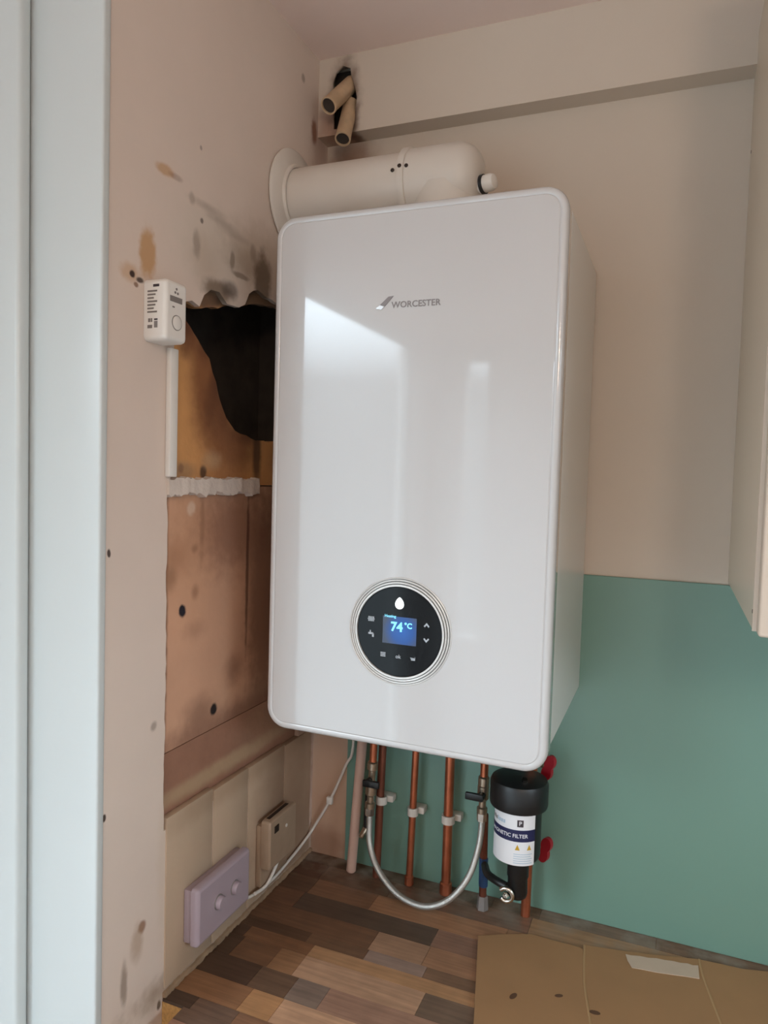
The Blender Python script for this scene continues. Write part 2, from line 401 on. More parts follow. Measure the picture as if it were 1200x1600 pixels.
stain_shade(M['lower_band'], [(0, -.28, .268, .3, .22, .012, lin((176, 148, 116)), .8, .6), (0, -.15, .30, .3, .08, .03, lin((150, 116, 92)), .6, .7)], warp=.4, wscale=40)
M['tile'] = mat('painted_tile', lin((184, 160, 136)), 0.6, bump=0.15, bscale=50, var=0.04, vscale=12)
stain_shade(M['tile'], [(0, -.20, .24, .3, .25, .02, lin((150, 122, 96)), .5, .7), (0, -.10, .12, .3, .09, .15, lin((132, 100, 78)), .7, .8)], warp=.3, wscale=40)  # corner grime, with the shade under the boiler put into the tile colour
M['wall_back'] = mat('back_wall_paint', CREAM, 0.7, bump=0.08, bscale=50, var=0.025, vscale=4)
stain_shade(M['wall_back'], [(.045, 0, 1.27, .045, .2, .05, lin((132, 92, 68)), .85, .7), (.036, 0, .10, .045, .2, .30, lin((196, 158, 132)), .8, .5),
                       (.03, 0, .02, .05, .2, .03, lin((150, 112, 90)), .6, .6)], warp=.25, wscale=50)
M['trim_1'] = mat('boxing_paint', CREAM, 0.7, var=0.02, vscale=4)
stain_shade(M['trim_1'], [(.03, -.04, 1.33, .035, .2, .04, lin((160, 118, 96)), .75, .7), (.050, -.04, 1.375, .028, .2, .064, lin((96, 68, 50)), .8, .4), (.064, -.04, 1.335, .014, .2, .03, lin((80, 52, 38)), .8, .5)], warp=.3, wscale=60)

# left wall: plaster skin with the torn-away opening, boards and flue hole behind it
def jag(L, a):
    out = []
    for (p, q) in zip(L, L[1:] + L[:1]):
        n = max(1, int(math.hypot(q[0]-p[0], q[1]-p[1])/0.012))
        for k in range(n):
            t = k/n; out.append((p[0]+(q[0]-p[0])*t + rnd.uniform(-a, a), p[1]+(q[1]-p[1])*t + rnd.uniform(-a, a)))
    return out
recess = jag([(-.431, .235), (-.4325, .34), (-.431, .45), (-.433, .56), (-.432, .66), (-.434, .690), (-.424, .72), (-.423, .88),
              (-.421, .924), (-.401, .944), (-.388, .950), (-.372, .944), (-.362, .962), (-.345, .974), (-.325, .975), (-.305, .964), (-.275, .966), (-.258, .974),
              (-.248, .992), (-.225, 1.004), (-.198, .998), (-.172, .996), (-.10, 1.0), (-.06, .97), (-.055, .70), (-.055, .45), (-.06, .225), (-.25, .225)], 0.0012)
wl = MB().prism([(0.0, ZF), (0.0, ZC), (-.544, ZC), (-.544, ZF)], [recess], lambda y, z: (0, y, z), (-.008, 0, 0))
WL = struct('wall_left', wl, M['wall_left'])
def wall_part(name, mb, m, **k): return link(name, mb, m, WL, **k)
flue_hole = jag([(-.404, .948), (-.390, .922), (-.360, .900), (-.335, .878), (-.318, .850), (-.306, .825), (-.292, .800), (-.267, .784),
                 (-.222, .773), (-.173, .769), (-.08, .775), (-.07, .90), (-.08, 1.0), (-.17, .990), (-.21, .984), (-.25, .975), (-.29, .964), (-.33, .953), (-.37, .945)], 0.0022)
wall_part('board_panel', MB().prism([(-.47, .699), (-.47, 1.05), (-.03, 1.05), (-.03, .699)], [flue_hole], lambda y, z: (-.0085, y, z), (-.012, 0, 0)), M['upper_board'],
          label='scorched orange brown backing board around the old flue hole')
wall_part('board_panel', MB().box((-.018, -.47, .335), (-.0088, -.03, .697), .001), M['lower_board'], label='lower pinkish brown backing board with two dark holes')
wall_part('adhesive_band', MB().box((-.018, -.47, .24), (-.0092, -.03, .334)), M['lower_band'], label='brown band of old tile adhesive')
cav = MB()
for a, b in (((-.12, -.45, .74), (-.115, -.03, 1.06)), ((-.12, -.45, .735), (-.021, -.03, .741)), ((-.12, -.45, 1.055), (-.021, -.03, 1.061)),
             ((-.12, -.452, .735), (-.021, -.447, 1.061)), ((-.12, -.034, .735), (-.021, -.029, 1.061))): cav.box(a, b)
wall_part('flue_cavity', cav, M['soot'], label='sooty black lining of the old flue hole')
backing = MB().box((-.24, -.544, ZF), (-.222, 0.0, ZC))
wall_part('wall_core', backing, M['soot'])
# ragged plaster strip and the tile row
def ragged_bar(y0, y1, zt, zb, x0, x1, n, a):
    m = MB(); loops = []; ph = [rnd.uniform(0, 6.28) for _ in range(12)]; n *= 2
    wv = lambda u, o: sum(math.sin(u*f+ph[o+k])*w_ for k, (f, w_) in enumerate(((17, .5), (43, .35), (97, .3), (190, .2))))
    for i in range(n+1):
        y = y0+(y1-y0)*i/n; t = zt+a*.8*wv(y*6, 0)+rnd.uniform(-a, a)*.2; b = zb+a*1.3*wv(y*6, 4)+rnd.uniform(-a, a)*.35; d = .0012*wv(y*9, 8)
        loops.append([(x0, y, b), (x1+d*.4, y, b+.001), (x1+d, y, (t+b)/2+rnd.uniform(-.001, .001)), (x1-.001+d*.6, y, t-.001), (x0, y, t)])
    return m.loft(loops)
wall_part('plaster_strip', ragged_bar(-.434, -.213, .7095, .686, -.009, .0035, 26, .003), M['plaster'], label='ragged white plaster strip between the two boards')
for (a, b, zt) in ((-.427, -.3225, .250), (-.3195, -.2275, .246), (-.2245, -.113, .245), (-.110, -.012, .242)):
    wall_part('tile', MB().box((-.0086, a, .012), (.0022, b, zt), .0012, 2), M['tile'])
wall_part('sealant_bead', ragged_bar(-.429, -.002, .0085, 0.0003, 0, .0045, 60, .0015), M['silicone'], label='crumbling bead along the worktop edge')

struct('wall_back', MB().box((-.25, 0, ZF), (2.4, .12, ZC)), M['wall_back'])
struct('ceiling', MB().box((-.72, -3.4, ZC), (2.46, .12, ZC+.1)), M['ceiling'])
struct('floor', MB().box((-.72, -3.4, ZF-.1), (2.46, .12, ZF)), M['roomfloor'])
wrt = MB().box((2.4, -3.4, ZF), (2.46, -2.0, ZC)).box((2.4, -1.0, ZF), (2.46, .12, ZC)).box((2.4, -2.0, ZF), (2.46, -1.0, .76)).box((2.4, -2.0, 1.36), (2.46, -1.0, ZC))
struct('wall_right', wrt, M['room'])
struct('fill_window', MB().box((2.415, -2.0, .76), (2.445, -1.965, 1.36)).box((2.415, -1.035, .76), (2.445, -1.0, 1.36)).box((2.415, -1.965, .76), (2.445, -1.035, .795)).box((2.415, -1.965, 1.325), (2.445, -1.035, 1.36)), M['gloss_white'])  # made-up window out of view, put in to brighten the left wall
# rear wall with a slim window, far left wall with the side window
wr = MB()
wr.box((-.85, -3.30, ZF), (-.465, -3.2, ZC)).box((-.335, -3.30, ZF), (2.46, -3.2, ZC)).box((-.465, -3.30, ZF), (-.335, -3.2, -.15)).box((-.465, -3.30, 1.35), (-.335, -3.2, ZC))
struct('wall_rear', wr, M['room'])
wf = MB()
wf.box((-.72, -1.64, ZF), (-.65, -.55, ZC)).box((-.72, -3.4, ZF), (-.65, -2.95, ZC)).box((-.72, -2.95, ZF), (-.65, -1.64, -.86)).box((-.72, -2.95, 1.425), (-.65, -1.64, ZC))
struct('wall_far', wf, M['room'])
W1 = struct('window_1', MB().box((-.715, -2.95, -.86), (-.68, -2.91, 1.425)).box((-.715, -1.68, -.86), (-.68, -1.64, 1.425)).box((-.715, -2.91, 1.385), (-.68, -1.68, 1.425)).box((-.715, -2.91, -.86), (-.68, -1.68, -.80)), M['gloss_white'])
# boxed-in beam on the back wall (with the pipe hole in its face)
beam_hole = jag([(.046, 1.430), (.034, 1.420), (.028, 1.404), (.031, 1.378), (.031, 1.350), (.030, 1.326), (.056, 1.322), (.070, 1.345), (.074, 1.372), (.068, 1.400), (.060, 1.425)], .0015)
bm_ = MB().prism([(0, 1.3153), (0, ZC), (2.4, ZC), (2.4, 1.3153)], [beam_hole], lambda x, z: (x, -.0394, z), (0, .003, 0))
bm_.box((0, -.0364, 1.3153), (2.4, 0, 1.3253))
T1 = struct('trim_1', bm_, M['trim_1'])
link('dark_backing', MB().box((.015, -.006, 1.327), (.09, -.002, 1.44)), M['soot'], T1)

# door lining, architrave and door at the end of the left wall
T2 = struct('trim_2', MB().box((-.112, -.556, ZF), (.0035, -.544, ZC), .003, 3), M['gloss_white'])
T3 = struct('trim_3', MB().box((-.180, -.575, ZF), (-.1035, -.5561, ZC), .006, 4), M['gloss_white'])
D1 = struct('door_1', MB().box((-.65, -.565, ZF), (-.183, -.53, ZC-.05), .003, 2), M['gloss_white'])
for z in (.93, .09):
    link('hinge', MB().cyl((-.1825, -.572, z-.045), (-.1825, -.572, z+.045), .006, bev=.001), M['darkmetal'], D1)
struct('wall_nib', MB().box((-.65, -.53, ZF), (-.24, -.50, ZC)), M['room'])

# ------------------------------------------------------------------ worktop with individual staves
WT = thing('worktop', 'wood effect worktop of mixed brown staves under the boiler', 'worktop', (.6, -.31, -.038))
core = MB().prism([(0.0005, -.002), (2.0, -.002), (2.0, -.62), (.036, -.62), (.036, -.43), (.0005, -.43)], [], lambda x, y: (x, y, -.0385), (0, 0, .0345))
link('chipboard_core', core, M['chip'], WT, label='raw yellow chipboard core showing at the notch')
cube = bpy.data.meshes.new('stave')
tb = bmesh.new(); bmesh.ops.create_cube(tb, size=1); tb.to_mesh(cube); tb.free(); cube.materials.append(M['stave'])
rows = [
 (-.002, -.0345, [(.0, .15, (93, 69, 53)), (.15, .36, (105, 81, 64)), (.36, .44, (114, 87, 68)), (.44, .62, (121, 98, 82)), (.62, .95, (114, 86, 68)), (.95, 2, (110, 84, 68))]),
 (-.0345, -.0808, [(.0, .058, (95, 66, 50)), (.058, .19, (111, 82, 63)), (.19, .43, (121, 92, 74)), (.43, .70, (158, 121, 89)), (.70, 1.1, (150, 113, 82)), (1.1, 2, (110, 81, 61))]),
 (-.0808, -.127, [(.0, .06, (98, 71, 53)), (.06, .175, (132, 95, 71)), (.175, .40, (160, 116, 85)), (.40, .8, (150, 111, 82)), (.8, 2, (114, 84, 63))]),
 (-.127, -.173, [(.0, .057, (116, 82, 61)), (.057, .298, (90, 71, 58)), (.298, .52, (137, 103, 84)), (.52, 1.0, (158, 116, 85)), (1.0, 2, (108, 82, 64))]),
 (-.173, -.2195, [(.0, .214, (114, 82, 61)), (.214, .300, (160, 124, 98)), (.300, .62, (155, 115, 87)), (.62, 2, (102, 77, 61))]),
 (-.2195, -.2440, [(.0, .120, (93, 68, 51)), (.120, .217, (114, 84, 63)), (.217, .31, (145, 121, 108)), (.31, .60, (124, 95, 74)), (.60, 2, (142, 107, 79))]),
 (-.2440, -.2705, [(.0, .025, (89, 65, 50)), (.025, .137, (127, 90, 64)), (.137, .60, (172, 131, 95)), (.60, 2, (118, 89, 68))]),
 (-.2705, -.317, [(.0, .030, (85, 63, 48)), (.030, .095, (121, 87, 63)), (.095, .137, (148, 110, 79)), (.137, .325, (179, 142, 114)), (.325, .52, (116, 95, 79)), (.52, 2, (150, 111, 82))]),
 (-.317, -.362, [(.0, .090, (87, 65, 51)), (.090, .150, (111, 86, 68)), (.150, .200, (132, 113, 100)), (.200, .40, (158, 123, 103)), (.40, 2, (126, 95, 72))]),
 (-.362, -.407, [(.0, .103, (147, 107, 76)), (.103, .152, (181, 136, 95)), (.152, .34, (195, 155, 124)), (.34, .8, (142, 105, 77)), (.8, 2, (110, 84, 64))]),
 (-.407, -.430, [(.0, .045, (84, 65, 53)), (.045, .11, (116, 92, 76)), (.11, .30, (142, 105, 80)), (.30, 2, (118, 89, 68))]),
 (-.430, -.453, [(.0361, .11, (116, 92, 76)), (.11, .30, (142, 105, 80)), (.30, 2, (118, 89, 68))]),
 (-.453, -.500, [(.0361, .20, (166, 126, 105)), (.20, .50, (150, 111, 84)), (.50, 2, (126, 95, 72))]),
 (-.500, -.560, [(.0361, .30, (134, 102, 77)), (.30, .9, (158, 118, 87)), (.9, 2, (114, 86, 66))]),
 (-.560, -.620, [(.0361, .50, (150, 111, 84)), (.50, 2, (126, 95, 72))]),
]
for (ya, yb, L_) in rows:
    for (xa, xb, c) in L_:
        o = bpy.data.objects.new('stave', cube); COL.objects.link(o); o.parent = WT
        xa = max(xa, .0008); zt = rnd.uniform(-.0002, .0002)
        o.location = Vector(((xa+xb)/2, (ya+yb)/2, -.0017+zt/2)) - WT.location
        o.scale = (xb-xa-.0005, ya-yb-.0005, .0040)
        o.color = (*lin(c), 1)

# ------------------------------------------------------------------ splashback
SB = link('splashback', MB().box((.0735, -.0042, .0006), (2.0, -.0002, .570), .0006, 1), M['green'])
tag(SB, 'sage green splashback panel on the wall behind the boiler pipes', 'splashback')

# ------------------------------------------------------------------ boiler
BX0, BX1, BZ0, BZ1, BY = .0851, .4851, .3555, 1.073, -.316
BO = thing('boiler', 'large white wall-hung gas boiler with round black control dial', 'boiler', (.285, -.01, .377))
def rloop(ins, y, r=.030, z0=BZ0, z1=BZ1, x0=BX0, x1=BX1): return [(x, y, z) for x, z in rrect(x0, x1, z0, z1, r, ins)]
link('front_panel', MB().loft([rloop(.003, -.288), rloop(0, -.291), rloop(0, -.310), rloop(.0012, -.3135), rloop(.0035, -.3155), rloop(.0085, -.3162), rloop(.0098, -.3152), rloop(.0112, -.3160)]), M['front'], BO, sharp=50)
def cloop(ins, y): return rloop(ins, y, .012, .377, 1.0584, BX0+.001, BX1-.0005)
link('casing', MB().loft([cloop(0, -.004), cloop(0, -.286), cloop(.004, -.289)]), M['boiler'], BO)
link('bottom_tray', MB().box((BX0+.02, -.27, .371), (BX1-.02, -.02, .3768)), M['black'], BO)
# control dial
DC = Vector((.2865, BY, .5145))
cp = link('control_dial', MB().lathe([(.0600, 0), (.0600, .0012), (.0590, .0020), (.0, .0022)], DC + Vector((0, .0005, 0)), (0, -1, 0), 72, True, False), M['blackglass'], BO)
for ra, rb, h in ((.0603, .0628, .0036), (.0640, .0662, .0027), (.0674, .0694, .0018), (.0706, .0722, .0009)):
    link('bezel_ring', MB().lathe([(ra, -.0005), (ra, h), ((ra+rb)/2, h+.0004), (rb, h), (rb, -.0005)], DC, (0, -1, 0), 72, False, False), M['silver'], cp)
link('bezel_groove', MB().lathe([(.0602, -.0006), (.0602, .0006), (.0700, .0003), (.0700, -.0006)], DC, (0, -1, 0), 72, False, False), M['groove'], cp)
FY = BY - .0020
scr = link('display', MB().box((.2635, FY-.0002, .498), (.311, FY+.001, .5345)), M['screen'], cp)
# display material is centred on the screen's own origin
off = Vector((.2873, FY, .516))
for v in scr.data.vertices: v.co += (Vector(BO.location) - off)
scr.location = off - Vector(BO.location)
def frontal(name, s, size, x, z, m, bold=0.0, parent=cp, y=FY-.0006, ext=.0002, tilt=0.0, **k):
    me = text_mesh(s, size, bold, ext)
    return link(name, MB().add_mesh(me, facing((x, y, z), (1, 0, tilt), (0, 0, 1))), m, parent, smooth=False, **k)
frontal('display_digits', '74', .0170, .2835, .5205, M['digits'], .03)
frontal('display_digits', '°C', .0100, .2995, .5235, M['digits'], .03)
frontal('display_caption', 'Heating', .0052, .2740, .5345, M['digits'], .01)
# icons
def flat(name, L, m, parent=cp, y=FY-.0003, holes=()):
    return link(name, MB().prism(L, holes, lambda u, v: (u, y, v), (0, -.0003, 0)), m, parent, smooth=False)
flat('status_light', [(.2865+.0062*math.cos(a)*(1 if math.sin(a) < 0 else (1-.35*math.sin(a)**2)), .551+(.0062 if math.sin(a) < 0 else .0095)*math.sin(a)) for a in [2*PI*i/24 for i in range(24)]], M['flame'])
ic = MB()
for k in range(4): ic.box((.2425+k*.0022, FY-.0006, .525), (.2440+k*.0022, FY, .5315))
ic.box((.2415, FY-.0006, .5275), (.2515, FY, .5288))
link('radiator_icon', ic, M['icon'], cp, smooth=False)
ic = MB()
ic.box((.2430, FY-.0006, .5075), (.2500, FY, .5100)).box((.2485, FY-.0006, .5040), (.2510, FY, .5085)).box((.2450, FY-.0006, .5100), (.2465, FY, .5128))
link('tap_icon', ic, M['icon'], cp, smooth=False)
for z, s in ((.528, 1), (.507, -1)):
    flat('arrow_icon', [(.321, z-.002*s), (.325, z+.0025*s), (.329, z-.002*s), (.3275, z-.0035*s), (.325, z-.0005*s), (.3225, z-.0035*s)], M['icon'])
ic = MB()
for k in range(3): ic.box((.2615, FY-.0006, .4795+k*.0022), (.2685, FY, .4808+k*.0022))
link('menu_icon', ic, M['icon'], cp, smooth=False)
frontal('ok_icon', 'ok', .0072, .2868, .4815, M['icon'], .01)
flat('back_icon', [(.3035, .4825), (.3065, .4853), (.3065, .4838), (.3105, .4838), (.3105, .4788), (.3050, .4788), (.3050, .4801), (.3090, .4801), (.3090, .4822), (.3065, .4822), (.3065, .4797)], M['icon'])
# maker's name and mark on the front
LY = BY - .0004
lg = frontal('maker_name', 'WORCESTER', .0115, .2955, .9425, M['logo'], .012, BO, LY)
for v in lg.data.vertices: pass
link('maker_mark', MB().prism([(.2455, .9435), (.2575, .9540), (.2645, .9545), (.2530, .9420)], [], lambda u, v: (u, LY, v), (0, -.0006, 0)), M['logo'], BO, smooth=False)
link('maker_mark', MB().prism([(.2400, .9395), (.2455, .9435), (.2520, .9415), (.2480, .9375)], [], lambda u, v: (u, LY, v), (0, -.0006, 0)), M['logosilver'], BO, smooth=False, label='bright silver tip of the mark')

# ------------------------------------------------------------------ flue
FL = thing('flue', 'white plastic flue pipe running from boiler top to left wall', 'flue pipe', (.285, -.12, 1.059))
FYC, FZ, FR = -.12, 1.173, .0515
link('wall_collar', MB().lathe([(.054, .001), (.081, .001), (.083, .003), (.083, .005), (.080, .008), (.058, .012), (.056, .016), (.0525, .016)], (0, FYC, FZ), (1, 0, 0), 56, False, False), M['flue'], FL)
link('flue_pipe', MB().lathe([(FR, .002), (FR, .21)], (0, FYC, FZ), (1, 0, 0), 48), M['flue'], FL)
R2 = .0545
el = MB(); EC = .036; EX = .326
prof = [(.053, .2065), (.0572, .2070), (.0572, .2165), (R2, .2175)] + [(R2-EC+EC*math.cos(a), EX-EC+EC*math.sin(a)) for a in [PI/2*k/10 for k in range(11)]]
link('elbow', el.lathe([(r, x) for r, x in prof], (0, FYC, FZ), (1, 0, 0), 56), M['flue'], FL)
link('elbow_neck', MB().lathe([(.0575, 0), (.0575, .010), (R2-.0003, .012), (R2-.0003, .100)], (.2695, FYC, 1.0592), (0, 0, 1), 48), M['flue'], FL)
for x, z in ((.1985, 1.181), (.2115, 1.184), (.2215, 1.184)):
    r_ = .0572 if .2065 < x < .2175 else (FR if x < .2065 else R2)
    a = math.asin((z-FZ)/r_); yy = FYC - r_*math.cos(a)
    link('screw', MB().lathe([(.0030, -.001), (.0030, .0012), (.0018, .0018), (.0, .0018)], (x, yy, z), (0, -math.cos(a), math.sin(a)), 12, True, False), M['darkmetal'], FL)
cap = link('test_point_cap', MB().lathe([(.0, -.012), (.0125, -.012), (.0125, .000), (.0125, .007), (.0105, .012), (.005, .0145), (.0, .0148)], (.3365, FYC-.016, 1.158), (1, -.25, .05), 24, False, False), M['white_plastic'], FL)
link('gasket', MB().lathe([(.0, -.0085), (.0142, -.0085), (.0142, -.0035), (.0, -.0035)], (.3365, FYC-.016, 1.158), (1, -.25, .05), 24, False, False), M['black'], cap)

# ------------------------------------------------------------------ two old cut pipes out of the beam
def old_pipe(label, a, b, r, group):
    a = Vector(a); b = Vector(b); d = (b-a).normalized()
    t = thing('cut_pipe', label, 'pipe', tuple(a))
    link('pipe_wall', MB().lathe([(r, 0), (r, (b-a).length-.006), (r*1.04, (b-a).length-.005), (r*1.04, (b-a).length), (r*.86, (b-a).length), (r*.86, (b-a).length-.035)], a, d, 28, True, False), M['oldpipe'], t)
    link('pipe_bore', MB().lathe([(r*.855, (b-a).length-.034), (r*.855, (b-a).length-.003), (0, (b-a).length-.003)], a, d, 28, True, False), M['soot'], t, label='black open end')
    return t
old_pipe('upper cut-off old pipe pointing down and left from the ceiling boxing', (.0560, -.022, 1.407), (.0415, -.082, 1.3435), .0140, 0)
old_pipe('lower cut-off old pipe pointing down below the other one', (.0560, -.024, 1.372), (.0650, -.072, 1.289), .0130, 0)

# ------------------------------------------------------------------ pipes below the boiler
def pipe(label, a, b, r, m=M['copper'], bulge=None, group=None, name='copper_pipe', cat='pipe'):
    t = thing(name, label, cat, tuple(a))
    link('pipe_wall', MB().cyl(a, b, r, n=18), m, t)
    if bulge: link('elbow_joint', MB().cyl(Vector(a)+Vector((0, 0, .0)), Vector(a)+Vector((0, 0, bulge)), r*1.35, r*1.25, n=18, bev=.002), m, t)
    return t
def pipe_clip(x, z, r, label, mount=-.0045, y=-.03):
    t = thing('pipe_clip', label, 'pipe clip', (x, mount, z), 'pipe clips on the splashback')
    m = MB(); n = 20
    L = []
    for k in range(n+1):
        a = math.radians(-150) + math.radians(300)*k/n
        L.append((x+(r+.003)*math.sin(a), y-(r+.003)*math.cos(a)))
    I = [(x+(r+.0004)*math.sin(math.radians(150)-math.radians(300)*k/n), y-(r+.0004)*math.cos(math.radians(150)-math.radians(300)*k/n)) for k in range(n+1)]
    m.prism(L+I, [], lambda u, v: (u, v, z-.007), (0, 0, .014))
    link('clip_jaw', m, M['clip'], t)
    link('clip_base', MB().box((x-r-.003, y+r*.95, z-.006), (x+r+.012, mount, z+.006), .002), M['clip'], t)
    return t
PY = -.03
pipe('dull copper pipe rising behind the left valve of the silver hose', (.149, PY, .0006), (.157, PY, .370), .0070, M['copper_dull'])
pipe('thin bright copper pipe, left of the two in the hose loop', (.2115, PY, .0006), (.2195, PY, .370), .0062, bulge=.018)
pipe('thicker bright copper pipe, right of the two in the hose loop', (.2790, PY, .0006), (.2795, PY, .370), .0082, bulge=.022)
pipe('copper pipe standing behind the black filter with red levers', (.4175, PY-.002, .0006), (.4215, PY-.002, .370), .0078)
pipe_clip(.1545, .143, .0072, 'pale pipe clip on the dull copper pipe at far left')
pipe_clip(.2145, .134, .0064, 'pale pipe clip on the thin copper pipe')
pipe_clip(.2793, .134, .0084, 'pale pipe clip on the thicker copper pipe')
t = thing('waste_pipe', 'pale plastic waste pipe standing at left of the copper pipes', 'pipe', (.101, -.035, .0006))
link('pipe_wall', MB().lathe([(.0065, .0), (.0088, .0025), (.0088, .372)], (.101, -.035, .0006), (.0235, 0, .37), 20), M['waste'], t)
# copper tails that carry the filling loop valves
TAILL = pipe('short copper tail above the left filling valve', (.1487, -.06, .2215), (.152, -.06, .3705), .0065)
TAILR = thing('copper_pipe', 'copper pipe with blue sleeve below the right filling valve', 'pipe', (.348, -.045, .0006))
link('pipe_wall', MB().cyl((.348, -.045, .0006), (.3475, -.050, .165), .0062, n=18), M['copper_dull'], TAILR)
link('blue_sleeve', MB().cyl((.3482, -.0455, .040), (.3478, -.048, .090), .0075, n=18, bev=.001), M['blue'], TAILR, label='blue sleeve')
link('grey_nut', MB().cyl((.348, -.045, .0008), (.348, -.045, .024), .0100, .0085, n=6), M['grey'], TAILR, label='grey nut at the worktop')
pipe('short copper tail above the right filling valve', (.3465, -.06, .232), (.3475, -.06, .3705), .0065)

# filling loop: braided hose with a valve at each end
H = thing('filling_loop', 'braided silver hose hanging in a U between two valves', 'hose', (.245, -.08, .015))
hose = [(.1450, -.060, .132), (.1458, -.062, .112), (.151, -.070, .078), (.173, -.085, .048), (.206, -.097, .026), (.237, -.104, .0175), (.268, -.107, .018), (.297, -.104, .030), (.320, -.097, .052), (.336, -.085, .081), (.344, -.070, .118), (.3455, -.061, .150), (.3450, -.060, .168)]
link('braided_hose', MB().tube(hose, .0052, 14, sub=6), M['braid'], H)
def valve(x, z0, z1, lever, side):
    v = link('valve_body', MB().lathe([(.0062, 0), (.0085, .001), (.0085, .010), (.0060, .012), (.0060, .022), (.0095, .026), (.0095, .046), (.0062, .050), (.0062, (z1-z0)-.016), (.0092, (z1-z0)-.014), (.0092, (z1-z0)-.002), (.0070, z1-z0)], (x[0], -.06, z0), (x[1]-x[0], 0, z1-z0), 18), M['brass'], H)
    zl = z0 + lever
    lv = MB()
    lv.cyl((x[0]+.001, -.066, zl), (x[0]+.001, -.080, zl), .006, n=14, bev=.001)
    lv.box((x[0]-.006+min(side, 0)*.018, -.083, zl-.006), (x[0]+.006+max(side, 0)*.018, -.076, zl+.006), .002)
    link('valve_lever', lv, M['black'], H, label='black plastic lever')
    link('hose_nut', MB().cyl((x[0], -.0605, z0-.012), (x[0], -.06, z0+.002), .0085, n=6), M['chrome'], H)
valve((.1450, .1485), .138, .2225, .052, 1)
valve((.3450, .3465), .170, .2330, .034, -1)
# little fittings around the left valve
t = thing('bleed_tap', 'small black drain tap hidden beside the waste pipe', 'tap', (.130, -.042, .080))
link('tap_body', MB().cyl((.1305, -.040, .086), (.1335, -.040, .180), .0052, n=12, bev=.001), M['black'], t)
link('tap_spout', MB().cyl((.1305, -.040, .090), (.126, -.054, .078), .0055, .0045, n=10, bev=.001), M['brass'], t, label='brass spout')

# ------------------------------------------------------------------ magnetic filter
FC = Vector((.414, -.110, 0))
MF = thing('magnetic_filter', 'black cylindrical magnetic filter with white and navy label', 'filter', (FC.x, FC.y, .076))
link('filter_cap', MB().lathe([(.036, 0), (.0435, .0015), (.0445, .005), (.0445, .036), (.042, .041), (.030, .044), (.0, .045)], (FC.x, FC.y, .2205), (0, 0, 1), 48, True, False), M['black'], MF)
link('filter_body', MB().lathe([(.016, -.006), (.030, 0), (.0345, .006), (.0355, .010), (.0355, .085)], (FC.x, FC.y, .138), (0, 0, 1), 48), M['black'], MF)
def wrap(us, zs):  # angle 0 faces the camera side (-y), positive to +x
    r = .0361
    return [(FC.x + r*math.sin(u), FC.y - r*math.cos(u), z) for u in us for z in zs]
def patch(name, u0, u1, z0, z1, m, r=.0361, parent=MF, n=28, label=None):
    b = MB(); L = []
    for k in range(n+1):
        u = u0+(u1-u0)*k/n; s, c = math.sin(u), math.cos(u)
        L.append([(FC.x+(r-.0008)*s, FC.y-(r-.0008)*c, z0), (FC.x+r*s, FC.y-r*c, z0), (FC.x+r*s, FC.y-r*c, z1), (FC.x+(r-.0008)*s, FC.y-(r-.0008)*c, z1)])
    return link(name, b.loft(L), m, parent, label=label)
UA, UB = -1.95, 0.97
lab = patch('label', UA, UB, .1420, .2195, M['label'])
patch('label_band', UA, UB, .1785, .1965, M['navy'], .0363, lab)
def wtext(name, s, size, u, z, m, bold=0.0, r=.0365):
    me = text_mesh(s, size, bold, 0)
    t = bmesh.new(); t.from_mesh(me)
    for v in t.verts:
        a = u + v.co.x/r; v.co = Vector((FC.x+r*math.sin(a), FC.y-r*math.cos(a), z+v.co.y))
    return link(name, MB().merge(t), m, lab, smooth=False, recalc=False)
wtext('label_text', 'MAGNETIC FILTER', .0080, -.28, .1873, M['label'], .015)
for k, (ua, ub, za, zb) in enumerate(((-1.22, -1.16, .2030, .2100), (-1.13, -1.04, .2030, .2080), (-1.01, -.95, .2030, .2095), (-.92, -.82, .2030, .2080), (-.78, -.72, .2030, .2100), (-.69, -.60, .2030, .2080), (-.57, -.48, .2030, .2080), (-.45, -.36, .2030, .2080))):
    patch('faded_print', ua, ub, za, zb, M['grey'] if k < 4 else M['paleblue'], .0363, lab, 4)
patch('label_mark', .16, .42, .2015, .2120, M['dkink'], .0363, lab, 6)
wtext('label_text', 'P', .0088, .29, .2068, M['label'], .01, .0366)
for u in (.20, .70):
    b = MB(); r = .0364
    tri = [(u-.10, .1660), (u+.10, .1660), (u, .1745)]
    b.bm.faces.new([b.bm.verts.new((FC.x+r*math.sin(a), FC.y-r*math.cos(a), z)) for a, z in tri])
    link('warning_sign', b, M['yellow'], lab, smooth=False)
for k in range(5):
    patch('print_line', .05, .85-.06*(k % 2), .1455+.0034*k, .1465+.0034*k, M['paleblue'], .0363, lab, 8)
link('outlet_stub', MB().lathe([(.0, 0), (.009, .0), (.0140, .004), (.0155, .010), (.0150, .034), (.0165, .036), (.0165, .066)], (FC.x+.003, FC.y, .073), (0, 0, 1), 28, False, True), M['black'], MF)
RC = Vector((.4035, -.1275, .084))
rg = MB(); 
arc = [RC + Vector((.0100*math.cos(a), -.001, .0100*math.sin(a))) for a in [math.radians(-140+285*k/18) for k in range(19)]]
rg.tube(arc, .0034, 10, sub=2)
link('drain_ring', rg, M['chrome'], MF, label='bright chrome drain ring')
link('drain_screw', MB().lathe([(.0, -.004), (.0048, -.004), (.0048, .004), (.003, .006), (.0, .006)], RC, (-.2, -1, 0), 6, False, False), M['chrome'], MF)
link('side_outlet', MB().tube([(.400, -.112, .088), (.385, -.108, .090), (.365, -.09, .088), (.353, -.06, .084)], .0062, 12), M['black'], MF)
link('bleed_screw', MB().cyl((.425, -.128, .2635), (.426, -.131, .270), .0042, n=6), M['chrome'], MF)
